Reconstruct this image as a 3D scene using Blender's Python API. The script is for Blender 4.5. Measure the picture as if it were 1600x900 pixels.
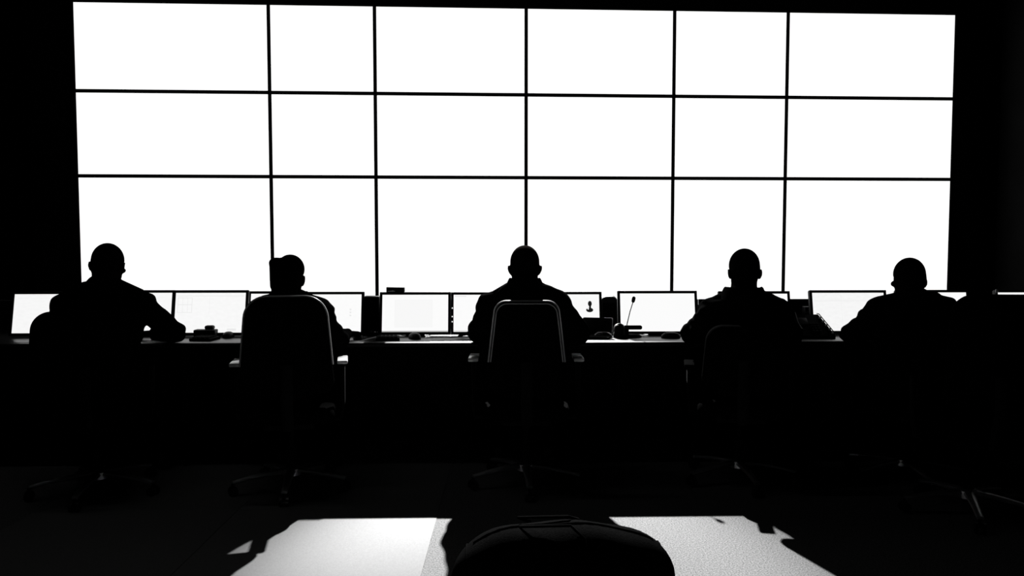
import bpy, bmesh, math, random
import numpy as np
from mathutils import Vector, Matrix, Euler

random.seed(4)
for o in list(bpy.data.objects):
    bpy.data.objects.remove(o)
S = bpy.context.scene
C = S.collection

# ------------------------------------------------------------------ camera, world, exposure
FPX = 1250.0                      # focal length in pixels of the 1600x900 frame
CAMZ = 1.329
PITCH = math.atan(70.0 / FPX)     # looking slightly down
cd = bpy.data.cameras.new('camera')
cd.sensor_width = 36.0
cd.lens = FPX / 1600.0 * 36.0
cd.clip_start = 0.05
cam = bpy.data.objects.new('camera', cd)
C.objects.link(cam)
cam.location = (0, 0, CAMZ)
cam.rotation_euler = (math.pi / 2 - PITCH, 0, 0)
S.camera = cam

w = bpy.data.worlds.new('world')
S.world = w
w.use_nodes = True
w.node_tree.nodes['Background'].inputs[0].default_value = (0, 0, 0, 1)
w.node_tree.nodes['Background'].inputs[1].default_value = 0.0
S.view_settings.view_transform = 'Standard'
S.view_settings.look = 'None'
S.view_settings.exposure = 0.0
S.view_settings.gamma = 1.0
S.view_settings.use_curve_mapping = False

SPOT_POS = (0.0, 8.36, 3.95)
SPOT_AIM = (0.12, 3.00, 0.0)
SPOT_WATTS = 19000.0
SPOT_DEG = 28.0
WALL_L = 1.08                     # radiance of the big screens
MON_L = 0.97                      # radiance of the desk screens


def at(px, py, Y):
    """world point seen at pixel (px, py) at distance Y in front of the camera"""
    u = (px - 800.0) / FPX
    v = (450.0 - py) / FPX
    dy = math.cos(PITCH) + v * math.sin(PITCH)
    dz = -math.sin(PITCH) + v * math.cos(PITCH)
    t = Y / dy
    return Vector((u * t, Y, CAMZ + dz * t))


def atz(px, py, z):
    u = (px - 800.0) / FPX
    v = (450.0 - py) / FPX
    dy = math.cos(PITCH) + v * math.sin(PITCH)
    dz = -math.sin(PITCH) + v * math.cos(PITCH)
    t = (z - CAMZ) / dz
    return Vector((u * t, dy * t, z))


# ------------------------------------------------------------------ materials
def mat(name, col, rough=0.6, spec=0.3, metal=0.0, noise=0.0, nscale=30.0, bump=0.0, bscale=200.0, sheen=0.0):
    m = bpy.data.materials.new(name)
    m.use_nodes = True
    nt = m.node_tree
    b = nt.nodes['Principled BSDF']
    if isinstance(col, (int, float)):
        col = (col, col, col)
    b.inputs['Base Color'].default_value = (*col, 1)
    b.inputs['Roughness'].default_value = rough
    b.inputs['Specular IOR Level'].default_value = spec
    b.inputs['Metallic'].default_value = metal
    tc = nt.nodes.new('ShaderNodeTexCoord')
    if noise > 0:
        n = nt.nodes.new('ShaderNodeTexNoise')
        n.inputs['Scale'].default_value = nscale
        n.inputs['Detail'].default_value = 4
        nt.links.new(tc.outputs['Object'], n.inputs['Vector'])
        r = nt.nodes.new('ShaderNodeValToRGB')
        r.color_ramp.elements[0].position = 0.3
        r.color_ramp.elements[1].position = 0.7
        r.color_ramp.elements[0].color = (*[c * (1 - noise) for c in col], 1)
        r.color_ramp.elements[1].color = (*[c * (1 + noise) for c in col], 1)
        nt.links.new(n.outputs['Fac'], r.inputs['Fac'])
        nt.links.new(r.outputs['Color'], b.inputs['Base Color'])
    if bump > 0:
        n2 = nt.nodes.new('ShaderNodeTexNoise')
        n2.inputs['Scale'].default_value = bscale
        n2.inputs['Detail'].default_value = 3
        nt.links.new(tc.outputs['Object'], n2.inputs['Vector'])
        bp = nt.nodes.new('ShaderNodeBump')
        bp.inputs['Strength'].default_value = bump
        bp.inputs['Distance'].default_value = 0.01
        nt.links.new(n2.outputs['Fac'], bp.inputs['Height'])
        nt.links.new(bp.outputs['Normal'], b.inputs['Normal'])
    return m


def glow(name, val, strength, marks=(), mottle=0.0):
    """a lit screen; marks = flat graphics shown on it: (kind, x0, y0, x1, y1, value) in 0..1, y down"""
    m = bpy.data.materials.new(name)
    m.use_nodes = True
    nt = m.node_tree
    nt.nodes.clear()
    out = nt.nodes.new('ShaderNodeOutputMaterial')
    em = nt.nodes.new('ShaderNodeEmission')
    em.inputs['Strength'].default_value = strength
    nt.links.new(em.outputs[0], out.inputs[0])
    uv = nt.nodes.new('ShaderNodeTexCoord')
    sep = nt.nodes.new('ShaderNodeSeparateXYZ')
    nt.links.new(uv.outputs['UV'], sep.inputs[0])

    def M(op, a, b=None):
        n = nt.nodes.new('ShaderNodeMath')
        n.operation = op
        for i, v in enumerate((a, b)):
            if v is None:
                continue
            if isinstance(v, (int, float)):
                n.inputs[i].default_value = v
            else:
                nt.links.new(v, n.inputs[i])
        return n.outputs[0]

    cur = None
    X, Y = sep.outputs[0], sep.outputs[1]
    if mottle > 0:
        nz = nt.nodes.new('ShaderNodeTexNoise')
        nz.inputs['Scale'].default_value = 14
        nz.inputs['Detail'].default_value = 5
        nt.links.new(uv.outputs['UV'], nz.inputs['Vector'])
        cur = M('ADD', val - mottle * 0.5, M('MULTIPLY', nz.outputs['Fac'], mottle))
    else:
        v = nt.nodes.new('ShaderNodeValue')
        v.outputs[0].default_value = val
        cur = v.outputs[0]
    for kind, x0, y0, x1, y1, c in marks:
        ya, yb = 1 - y1, 1 - y0
        if kind == 'r':
            k = M('MULTIPLY', M('MULTIPLY', M('GREATER_THAN', X, x0), M('LESS_THAN', X, x1)),
                  M('MULTIPLY', M('GREATER_THAN', Y, ya), M('LESS_THAN', Y, yb)))
        else:
            cx, cy, rx, ry = (x0 + x1) / 2, (ya + yb) / 2, (x1 - x0) / 2, (yb - ya) / 2
            ax = M('DIVIDE', M('SUBTRACT', X, cx), rx)
            ay = M('DIVIDE', M('SUBTRACT', Y, cy), ry)
            k = M('LESS_THAN', M('ADD', M('MULTIPLY', ax, ax), M('MULTIPLY', ay, ay)), 1.0)
        cur = M('ADD', M('MULTIPLY', cur, M('SUBTRACT', 1.0, k)), M('MULTIPLY', k, c))
    cmb = nt.nodes.new('ShaderNodeCombineColor')
    for i in range(3):
        nt.links.new(cur, cmb.inputs[i])
    nt.links.new(cmb.outputs[0], em.inputs[0])
    return m


def outline(x0, y0, x1, y1, c, t=0.008):
    return [('r', x0, y0, x1, y0 + t * 1.6, c), ('r', x0, y1 - t * 1.6, x1, y1, c),
            ('r', x0, y0, x0 + t, y1, c), ('r', x1 - t, y0, x1, y1, c)]


M_ROOM = mat('black_painted_wall', 0.006, 0.9, 0.05, noise=0.2, nscale=4)
M_CEIL = mat('black_ceiling', 0.006, 0.9, 0.05, noise=0.2, nscale=6)
M_CARPET = mat('grey_loop_carpet', 0.085, 1.0, 0.02, noise=0.55, nscale=150, bump=0.5, bscale=260)
M_VINYL = mat('pale_smooth_floor_panel', 0.094, 0.8, 0.05, noise=0.10, nscale=170)
M_BEZEL = mat('matte_black_bezel', 0.010, 0.6, 0.12, noise=0.1, nscale=20)
M_PLASTIC = mat('black_plastic', 0.004, 0.5, 0.14, noise=0.15, nscale=40)
M_GLOSS = mat('glossy_black_plastic', 0.010, 0.22, 0.5, noise=0.1, nscale=30)
M_DESK = mat('grey_desk_laminate', 0.018, 0.32, 0.35, noise=0.12, nscale=18)
M_DARKWOOD = mat('black_desk_panel', 0.004, 0.8, 0.08, noise=0.2, nscale=10)
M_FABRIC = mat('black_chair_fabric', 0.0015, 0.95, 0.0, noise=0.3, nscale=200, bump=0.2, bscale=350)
M_RIM = mat('satin_grey_chair_rim', 0.32, 0.3, 0.5, noise=0.1, nscale=30)
M_CHROME = mat('polished_metal', 0.55, 0.22, 0.5, metal=1.0, noise=0.08, nscale=25)
M_LEG = mat('dark_polished_base', 0.9, 0.33, 0.5, metal=1.0, noise=0.1, nscale=25)
M_ARM = mat('smooth_armrest_pad', 0.45, 0.12, 0.9, noise=0.1, nscale=30)
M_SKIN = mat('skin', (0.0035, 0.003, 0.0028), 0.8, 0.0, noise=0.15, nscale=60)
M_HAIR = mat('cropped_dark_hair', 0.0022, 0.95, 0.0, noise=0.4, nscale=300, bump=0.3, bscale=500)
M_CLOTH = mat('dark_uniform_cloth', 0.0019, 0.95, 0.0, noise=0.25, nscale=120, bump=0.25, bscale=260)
M_TROUSER = mat('dark_trouser_cloth', 0.0018, 0.95, 0.0, noise=0.25, nscale=120)
M_SHOE = mat('black_leather', 0.005, 0.5, 0.15, noise=0.2, nscale=50)
M_PAPER = mat('white_paper', 0.75, 0.8, 0.2, noise=0.03, nscale=40)
M_GREY = mat('grey_plastic', 0.12, 0.4, 0.4, noise=0.1, nscale=40)
M_WHITE = mat('white_print', 0.8, 0.6, 0.3, noise=0.02, nscale=40)
M_KEY = mat('pale_key', 0.5, 0.5, 0.3, noise=0.05, nscale=60)
M_MATTE = mat('matte_black_plastic', 0.004, 0.8, 0.03, noise=0.15, nscale=40)
M_LED = glow('button_light', 1.0, 0.8)
M_GLASS = mat('spectacle_plastic', 0.01, 0.3, 0.4, noise=0.1, nscale=60)


# ------------------------------------------------------------------ mesh helpers
def tag(o, label=None, cat=None, group=None, kind=None):
    if label: o['label'] = label
    if cat: o['category'] = cat
    if group: o['group'] = group
    if kind: o['kind'] = kind
    return o


def empty(name, loc=(0, 0, 0), rz=0.0):
    o = bpy.data.objects.new(name, None)
    o.empty_display_size = 0.05
    C.objects.link(o)
    o.location = loc
    o.rotation_euler = (0, 0, rz)
    return o


class MB:
    def __init__(self):
        self.v, self.f, self.uv = [], [], {}

    def add(self, vs, fs):
        n = len(self.v)
        self.v += [tuple(p) for p in vs]
        self.f += [tuple(i + n for i in f) for f in fs]
        return self

    def box(self, x0, y0, z0, x1, y1, z1, bev=0.0, M=None):
        bm = bmesh.new()
        bmesh.ops.create_cube(bm, size=1.0)
        for q in bm.verts:
            q.co = Vector(((x0 + x1) / 2 + q.co.x * (x1 - x0), (y0 + y1) / 2 + q.co.y * (y1 - y0),
                           (z0 + z1) / 2 + q.co.z * (z1 - z0)))
        if bev > 0:
            bmesh.ops.bevel(bm, geom=list(bm.edges), offset=bev, segments=2, affect='EDGES', profile=0.5)
        bm.verts.index_update()
        vs = [M @ q.co if M else q.co.copy() for q in bm.verts]
        fs = [[q.index for q in f.verts] for f in bm.faces]
        bm.free()
        return self.add(vs, fs)

    def tube(self, pts, rad, segs=10, flat=1.0, caps=True):
        pts = [Vector(p) for p in pts]
        if isinstance(rad, (int, float)):
            rad = [rad] * len(pts)
        vs, fs = [], []
        t0 = (pts[1] - pts[0]).normalized()
        ref = Vector((0, 0, 1)) if abs(t0.z) < 0.9 else Vector((0, 1, 0))
        side = t0.cross(ref).normalized()
        for i, p in enumerate(pts):
            if i == 0: t = t0
            elif i == len(pts) - 1: t = (pts[-1] - pts[-2]).normalized()
            else: t = (pts[i + 1] - pts[i - 1]).normalized()
            side = (side - t * side.dot(t)).normalized()
            up = side.cross(t)
            for k in range(segs):
                a = 2 * math.pi * k / segs
                vs.append(p + side * math.cos(a) * rad[i] + up * math.sin(a) * rad[i] * flat)
        n = len(pts)
        for i in range(n - 1):
            for k in range(segs):
                a, b = i * segs + k, i * segs + (k + 1) % segs
                fs.append((a, b, b + segs, a + segs))
        if caps:
            fs.append(tuple(range(segs - 1, -1, -1)))
            fs.append(tuple((n - 1) * segs + k for k in range(segs)))
        return self.add(vs, fs)

    def lathe(self, prof, segs=24, org=(0, 0, 0), sx=1.0, sy=1.0, M=None):
        vs, fs = [], []
        for r, z in prof:
            for k in range(segs):
                a = 2 * math.pi * k / segs
                p = Vector((org[0] + r * sx * math.cos(a), org[1] + r * sy * math.sin(a), org[2] + z))
                vs.append(M @ p if M else p)
        n = len(prof)
        for i in range(n - 1):
            for k in range(segs):
                a, b = i * segs + k, i * segs + (k + 1) % segs
                fs.append((a, b, b + segs, a + segs))
        fs.append(tuple(range(segs - 1, -1, -1)))
        fs.append(tuple((n - 1) * segs + k for k in range(segs)))
        return self.add(vs, fs)

    def build(self, name, m, parent=None, loc=(0, 0, 0), rot=(0, 0, 0), smooth=True, uvquad=False):
        me = bpy.data.meshes.new(name)
        me.from_pydata(self.v, [], self.f)
        me.validate()
        bm = bmesh.new()
        bm.from_mesh(me)
        bmesh.ops.recalc_face_normals(bm, faces=bm.faces)
        bm.to_mesh(me)
        bm.free()
        if smooth:
            for p in me.polygons: p.use_smooth = True
            me.set_sharp_from_angle(angle=math.radians(38))
        me.materials.append(m)
        o = bpy.data.objects.new(name, me)
        C.objects.link(o)
        o.parent = parent
        o.location = loc
        o.rotation_euler = rot
        return o


def screen_quad(name, w_, h_, m, parent, loc, rot, t=0.002):
    """a lit display sheet facing -y, with UVs over its front"""
    me = bpy.data.meshes.new(name)
    a = w_ / 2
    vs = [(-a, 0, 0), (a, 0, 0), (a, 0, h_), (-a, 0, h_), (-a, t, 0), (a, t, 0), (a, t, h_), (-a, t, h_)]
    fs = [(0, 1, 2, 3), (5, 4, 7, 6), (4, 0, 3, 7), (1, 5, 6, 2), (3, 2, 6, 7), (4, 5, 1, 0)]
    me.from_pydata(vs, [], fs)
    ul = me.uv_layers.new(name='UVMap')
    for p in me.polygons:
        for li in p.loop_indices:
            q = vs[me.loops[li].vertex_index]
            ul.data[li].uv = ((q[0] + a) / w_, q[2] / h_)
    me.materials.append(m)
    o = bpy.data.objects.new(name, me)
    C.objects.link(o)
    o.parent = parent
    o.location = loc
    o.rotation_euler = rot
    return o


def frame_mb(w_, h_, bw, y0, y1, z0=0.0, bev=0.002, bottom=None):
    """four bars round an opening; outer size w_ x h_"""
    m = MB()
    bb = bottom or bw
    m.box(-w_ / 2, y0, z0, -w_ / 2 + bw, y1, z0 + h_, bev)
    m.box(w_ / 2 - bw, y0, z0, w_ / 2, y1, z0 + h_, bev)
    m.box(-w_ / 2 + bw, y0, z0 + h_ - bw, w_ / 2 - bw, y1, z0 + h_, bev)
    m.box(-w_ / 2 + bw, y0, z0, w_ / 2 - bw, y1, z0 + bb, bev)
    return m


def rounded(pts, radii, n=7):
    out = []
    N = len(pts)
    for i in range(N):
        p = Vector(pts[i]).to_2d(); a = Vector(pts[i - 1]).to_2d(); b = Vector(pts[(i + 1) % N]).to_2d()
        r = radii[i]
        da, db = (a - p).normalized(), (b - p).normalized()
        ang = math.acos(max(-1, min(1, da.dot(db))))
        d = r / math.tan(ang / 2)
        c = p + (da + db).normalized() * (r / math.sin(ang / 2))
        s = p + da * d - c
        e = p + db * d - c
        a0 = math.atan2(s.y, s.x); a1 = math.atan2(e.y, e.x)
        dd = (a1 - a0 + math.pi) % (2 * math.pi) - math.pi
        for k in range(n + 1):
            t = a0 + dd * k / n
            out.append((c.x + math.cos(t) * r, c.y + math.sin(t) * r))
    return out


def densify(poly, step):
    out = []
    for i, p in enumerate(poly):
        q = poly[(i + 1) % len(poly)]
        L = math.hypot(q[0] - p[0], q[1] - p[1])
        n = max(1, int(L / step))
        for k in range(n):
            out.append((p[0] + (q[0] - p[0]) * k / n, p[1] + (q[1] - p[1]) * k / n))
    return out


# ------------------------------------------------------------------ signed distance bodies -> one continuous mesh
class SDF:
    def __init__(self, lo, hi, h):
        self.h = h
        self.ax = [np.arange(lo[i], hi[i] + h, h, dtype=np.float32) for i in range(3)]
        self.F = np.full([len(a) for a in self.ax], 0.06, np.float32)

    def _sub(self, lo, hi):
        sl = []
        for i in range(3):
            a = max(0, int(np.searchsorted(self.ax[i], lo[i])) - 1)
            b = min(len(self.ax[i]), int(np.searchsorted(self.ax[i], hi[i])) + 1)
            sl.append(slice(a, b))
        g = np.meshgrid(*[self.ax[i][sl[i]] for i in range(3)], indexing='ij')
        return tuple(sl), g

    def _mix(self, sl, d, k, op):
        f = self.F[sl]
        if op == 'add':
            if k > 0:
                h = np.clip(0.5 + 0.5 * (f - d) / k, 0, 1)
                self.F[sl] = f + (d - f) * h - k * h * (1 - h)
            else:
                self.F[sl] = np.minimum(f, d)
        elif op == 'sub':
            if k > 0:
                h = np.clip(0.5 - 0.5 * (f + d) / k, 0, 1)
                self.F[sl] = f + (-d - f) * h + k * h * (1 - h)
            else:
                self.F[sl] = np.maximum(f, -d)

    def cone(self, a, b, r1, r2, k=0.02, op='add'):
        a, b = np.array(a, np.float32), np.array(b, np.float32)
        pad = max(r1, r2) + 0.06
        sl, (X, Y, Z) = self._sub(np.minimum(a, b) - pad, np.maximum(a, b) + pad)
        if X.size == 0: return self
        ba = b - a
        L2 = float(ba @ ba) + 1e-12
        t = ((X - a[0]) * ba[0] + (Y - a[1]) * ba[1] + (Z - a[2]) * ba[2]) / L2
        t = np.clip(t, 0, 1)
        d = np.sqrt((X - a[0] - t * ba[0]) ** 2 + (Y - a[1] - t * ba[1]) ** 2 + (Z - a[2] - t * ba[2]) ** 2) - (r1 + (r2 - r1) * t)
        self._mix(sl, d.astype(np.float32), k, op)
        return self

    def ell(self, c, r, R=None, k=0.02, op='add'):
        c = np.array(c, np.float32); r = np.array(r, np.float32)
        pad = float(r.max()) + 0.06
        sl, (X, Y, Z) = self._sub(c - pad, c + pad)
        if X.size == 0: return self
        P = [X - c[0], Y - c[1], Z - c[2]]
        if R is not None:
            R = np.array(R.to_3x3() if hasattr(R, 'to_3x3') else R, np.float32)
            P = [R[0, i] * P[0] + R[1, i] * P[1] + R[2, i] * P[2] for i in range(3)]
        k0 = np.sqrt((P[0] / r[0]) ** 2 + (P[1] / r[1]) ** 2 + (P[2] / r[2]) ** 2)
        k1 = np.sqrt((P[0] / r[0] ** 2) ** 2 + (P[1] / r[1] ** 2) ** 2 + (P[2] / r[2] ** 2) ** 2) + 1e-9
        d = k0 * (k0 - 1) / k1
        d = np.where(k0 < 1e-3, -float(r.min()), d)
        self._mix(sl, d.astype(np.float32), k, op)
        return self

    def grid(self):
        return np.meshgrid(*self.ax, indexing='ij', sparse=True)

    def cut(self, p, n):
        """keep the side n points away from"""
        X, Y, Z = self.grid()
        d = (X - p[0]) * n[0] + (Y - p[1]) * n[1] + (Z - p[2]) * n[2]
        self.F = np.maximum(self.F, d.astype(np.float32))
        return self

    def wrinkle(self, amp, fq, seed):
        X, Y, Z = self.grid()
        r = np.random.RandomState(seed)
        nz = 0
        for i in range(7):
            k = r.normal(size=3); k /= np.linalg.norm(k)
            k *= fq * (0.6 + 1.2 * r.rand())
            nz = nz + np.sin(k[0] * X + k[1] * Y + k[2] * Z * 1.5 + 6.28 * r.rand())
        self.F = self.F + (amp / 3.0) * nz.astype(np.float32)
        return self

    def mesh(self, name, m, parent=None):
        F = self.F
        F[0] = F[-1] = 0.05; F[:, 0] = F[:, -1] = 0.05; F[:, :, 0] = F[:, :, -1] = 0.05
        I = (F < 0)
        nx, ny, nz = F.shape
        cnt = np.zeros((nx - 1, ny - 1, nz - 1), np.uint8)
        for a in (0, 1):
            for b in (0, 1):
                for c in (0, 1):
                    cnt += I[a:nx - 1 + a, b:ny - 1 + b, c:nz - 1 + c]
        act = (cnt > 0) & (cnt < 8)
        ids = np.argwhere(act)
        imap = np.full(act.shape, -1, np.int32)
        imap[act] = np.arange(len(ids))
        off = np.array([(a, b, c) for a in (0, 1) for b in (0, 1) for c in (0, 1)])
        V = np.stack([F[ids[:, 0] + o[0], ids[:, 1] + o[1], ids[:, 2] + o[2]] for o in off], 1)
        acc = np.zeros((len(ids), 3)); n = np.zeros(len(ids))
        for i in range(8):
            for j in range(i + 1, 8):
                if np.abs(off[i] - off[j]).sum() != 1: continue
                va, vb = V[:, i], V[:, j]
                cr = (va < 0) != (vb < 0)
                t = np.where(cr, va / np.where(cr, va - vb, 1), 0)
                p = off[i] + t[:, None] * (off[j] - off[i])
                acc += np.where(cr[:, None], p, 0); n += cr
        P = ids + acc / n[:, None]
        co = np.stack([self.ax[i][0] + P[:, i] * self.h for i in range(3)], 1)
        quads = []
        for axis in range(3):
            A = np.take(I, np.arange(F.shape[axis] - 1), axis)
            B = np.take(I, np.arange(1, F.shape[axis]), axis)
            e = np.argwhere(A != B)
            o1, o2 = [(1, 2), (2, 0), (0, 1)][axis]
            e = e[(e[:, o1] > 0) & (e[:, o2] > 0)]
            e = e[(e[:, o1] < F.shape[o1] - 1) & (e[:, o2] < F.shape[o2] - 1)]
            def idx(d1, d2):
                q = e.copy(); q[:, o1] -= d1; q[:, o2] -= d2
                return imap[q[:, 0], q[:, 1], q[:, 2]]
            q = np.stack([idx(1, 1), idx(0, 1), idx(0, 0), idx(1, 0)], 1)
            ins = I[e[:, 0], e[:, 1], e[:, 2]]
            q[~ins] = q[~ins][:, ::-1]
            quads.append(q)
        Q = np.concatenate(quads)
        Q = Q[(Q >= 0).all(1)]
        me = bpy.data.meshes.new(name)
        me.vertices.add(len(co)); me.vertices.foreach_set('co', co.astype(np.float32).ravel())
        me.loops.add(len(Q) * 4); me.loops.foreach_set('vertex_index', Q.astype(np.int32).ravel())
        me.polygons.add(len(Q))
        me.polygons.foreach_set('loop_start', np.arange(0, len(Q) * 4, 4, dtype=np.int32))
        me.polygons.foreach_set('use_smooth', np.ones(len(Q), bool))
        me.update(calc_edges=True)
        me.validate()
        me.materials.append(m)
        o = bpy.data.objects.new(name, me)
        C.objects.link(o)
        o.parent = parent
        return o


# ------------------------------------------------------------------ the room
RX, RY0, RY1, RZ = 5.4, -1.6, 9.45, 4.45


def struct(name, mb, m):
    return tag(mb.build(name, m, smooth=False), kind='structure')


floor = struct('floor', MB().box(-RX, RY0, -0.1, RX, RY1, 0.0), M_CARPET)
struct('ceiling', MB().box(-RX, RY0, RZ, RX, RY1, RZ + 0.1), M_CEIL)
struct('wall_left', MB().box(-RX - 0.1, RY0, -0.1, -RX, RY1, RZ + 0.1), M_ROOM)
struct('wall_right', MB().box(RX, RY0, -0.1, RX + 0.1, RY1, RZ + 0.1), M_ROOM)
struct('wall_front', MB().box(-RX, RY1, -0.1, RX, RY1 + 0.1, RZ + 0.1), M_ROOM)
struct('wall_back', MB().box(-RX, RY0 - 0.1, -0.1, RX, RY0, RZ + 0.1), M_ROOM)
# pale smooth floor panels laid beside the carpet, seam running away from the camera
sx = atz(670, 855, 0).x
for i in range(2):
    for j in range(3):
        x1 = sx - 1.0 * i - (0.0015 if i else 0)
        fp = MB().box(x1 - 0.9985, 1.93 + 1.0 * j, 0.0, x1, 1.93 + 1.0 * j + 0.9985, 0.003, 0.001).build('floor_panel', M_VINYL, floor)

# ------------------------------------------------------------------ the video wall: 6 columns x 3 rows
WROT = math.atan(0.0505)
WY = 8.7
COLS = [119.5, 423.5, 587.5, 822.0, 1051.5, 1227.0, 1487.5]
ROWS = [10.5, 148.0, 277.5, 480.0]


def wall_u(px):
    # crossing of the sight line with the turned wall plane, as distance along the wall
    k = at(px, 280, 1.0).x
    Y = WY / (1 - math.tan(WROT) * k)
    return k * Y / math.cos(WROT)


U = [wall_u(p) for p in COLS]
Zr = [at(822, p, WY).z for p in ROWS]
wall_root = empty('display_surround', (0, WY, 0), WROT)
tag(wall_root, 'black surround and plinth carrying the big video wall', 'video wall frame')
MB().box(U[0] - 0.03, 0.06, 0.0, U[-1] + 0.03, 0.5, Zr[3] - 0.004, 0.004).build('plinth', M_DARKWOOD, wall_root)
MB().box(U[0] - 0.5, 0.05, 0, U[0] - 0.004, 0.30, RZ - 0.2, 0.004).build('side_cladding', M_ROOM, wall_root)
MB().box(U[-1] + 0.004, 0.05, 0, U[-1] + 0.5, 0.30, RZ - 0.2, 0.004).build('side_cladding', M_ROOM, wall_root)
MB().box(U[0] - 0.004, 0.05, Zr[0] + 0.004, U[-1] + 0.004, 0.30, RZ - 0.2, 0.004).build('top_cladding', M_ROOM, wall_root)
M_WALLSCREEN = glow('white_wall_display', 1.0, WALL_L)
rown = ['top', 'middle', 'bottom']
coln = ['wide leftmost', 'narrow second from left', 'third from left', 'third from right', 'second from right', 'rightmost']
for r in range(3):
    for c in range(6):
        u0, u1, z0, z1 = U[c], U[c + 1], Zr[r + 1], Zr[r]
        wd, hd = u1 - u0 - 0.004, z1 - z0 - 0.004
        cx = (u0 + u1) / 2
        p = empty('wall_display', (cx * math.cos(WROT), WY + cx * math.sin(WROT), z0 + 0.002), WROT)
        tag(p, 'blank white video wall panel, %s column, %s row' % (coln[c], rown[r]), 'display', 'video wall panels')
        frame_mb(wd, hd, 0.0165, 0.0, 0.03, 0, 0.001).build('bezel', M_BEZEL, p)
        MB().box(-wd / 2, 0.03, 0.0, wd / 2, 0.16, hd, 0.003).build('housing', M_BEZEL, p)
        screen_quad('screen', wd - 0.033, hd - 0.033, M_WALLSCREEN, p, (0, 0.006, 0.0165), (0, 0, 0))

# ------------------------------------------------------------------ the long desk
DROT = math.atan(0.026)
DZ = 0.75
DY = 4.66
desk = empty('console_desk', (0, DY, 0), DROT)
tag(desk, 'long dark console desk running the full width of the room', 'desk')
MB().box(-3.9, 0.012, DZ - 0.032, 3.9, 0.80, DZ, 0.002).build('worktop', M_DESK, desk)
MB().tube([(-3.9, 0.012, DZ - 0.016), (3.9, 0.012, DZ - 0.016)], 0.0158, 12).build('edge_trim', M_PLASTIC, desk)
MB().box(-3.9, 0.72, 0.0, 3.9, 0.745, DZ - 0.033, 0.002).build('modesty_panel', M_DARKWOOD, desk)
for i in range(5):
    x = -3.88 + i * 1.94
    MB().box(x - 0.02, 0.10, 0.0, x + 0.02, 0.715, DZ - 0.033, 0.002).build('support_panel', M_DARKWOOD, desk)
for i in range(6):
    x = -3.9 + i * 1.3
    MB().box(x + 0.003, 0.775, DZ + 0.001, x + 1.297, 0.80, 0.945, 0.003).build('privacy_panel', M_DARKWOOD, desk)


def desk_y(x):
    return DY + x * math.tan(DROT)


def on_desk(px, py, z=DZ):
    return atz(px, py, z)


# ------------------------------------------------------------------ monitors
TILT = -math.radians(12)


def monitor(pxl, pxr, pytop, label, dy=0.30, yaw=0.0, marks=(), mottle=0.03, buttons=False, lift=0.012, val=1.0, pybot=None):
    Y = desk_y(at((pxl + pxr) / 2, 490, 4.96).x) + dy
    a, b = at(pxl, 520, Y), at(pxr, 520, Y)
    wd = (b.x - a.x) / math.cos(yaw + DROT)
    cx = (a.x + b.x) / 2
    H = (at(800, pytop, Y + 0.055).z - DZ - lift) / math.cos(TILT)
    g = empty('monitor', (cx, Y, DZ), DROT + yaw)
    tag(g, label, 'monitor', 'desk monitors')
    L, R = (0, 0, lift), (TILT, 0, 0)
    frame_mb(wd, H, 0.0165, -0.004, 0.018, 0, 0.0015, 0.016).build('bezel', M_PLASTIC, g, L, R)
    screen_quad('screen', wd - 0.033, H - 0.0325, glow('monitor_display', val, MON_L, marks, mottle * 1.5), g,
                Vector(L) + Vector((0, -math.sin(TILT) * 0.016, math.cos(TILT) * 0.016)), R)
    m = MB().box(-wd / 2 + 0.002, 0.018, 0.002, wd / 2 - 0.002, 0.032, H - 0.002, 0.003)
    m.box(-wd * 0.32, 0.03, H * 0.2, wd * 0.32, 0.05, H * 0.8, 0.008)
    m.build('back_shell', M_PLASTIC, g, L, R)
    MB().tube([(0, 0.085, 0.008), (0, 0.095, 0.08), (0, 0.085, 0.15)], [0.022, 0.018, 0.02], 10).build('neck', M_PLASTIC, g)
    MB().lathe([(0.0, 0.0), (0.095, 0.0), (0.097, 0.004), (0.088, 0.010), (0.0, 0.012)][1:4], 24, (0, 0.10, 0)).build('stand_base', M_PLASTIC, g)
    if buttons:
        for k, zz in enumerate((0.30, 0.42, 0.62)):
            MB().box(-wd / 2 + 0.005, -0.006, H * zz - 0.004, -wd / 2 + 0.012, -0.003, H * zz + 0.004, 0.0008).build('button', M_LED, g, L, R)
    return g, wd, H


grid = outline(0.03, 0.12, 0.24, 0.50, 0.84) + [('r', 0.03, 0.29, 0.24, 0.305, 0.84), ('r', 0.10, 0.12, 0.106, 0.50, 0.86),
        ('r', 0.17, 0.12, 0.176, 0.50, 0.86), ('r', 0.02, 0.07, 0.98, 0.085, 0.86), ('r', 0.485, 0.09, 0.49, 0.55, 0.9),
        ('r', 0.75, 0.90, 0.88, 0.95, 0.85)]
monitor(15, 142, 455.5, 'monitor at far left edge, partly behind the first operator', yaw=0.02, mottle=0.06, val=0.96,
        marks=[('r', 0.05, 0.1, 0.6, 0.11, 0.9)])
monitor(148, 269, 453.5, "monitor behind the first operator's right shoulder, left of the gridded one", mottle=0.05, dy=0.32, val=0.97)
monitor(267.5, 385, 453.5, 'monitor showing a faint grid of windows, between first and second operators', marks=grid, mottle=0.06, val=0.97)
monitor(386, 478, 455, "set-back monitor left of the capped operator's head", dy=0.44, mottle=0.04)
monitor(468, 567.5, 456, "monitor right of the capped operator, small marks near its right edge", dy=0.31, mottle=0.03,
        marks=[('r', 0.80, 0.38, 0.83, 0.42, 0.85), ('r', 0.80, 0.46, 0.83, 0.50, 0.85), ('r', 0.80, 0.54, 0.83, 0.58, 0.85)])
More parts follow.
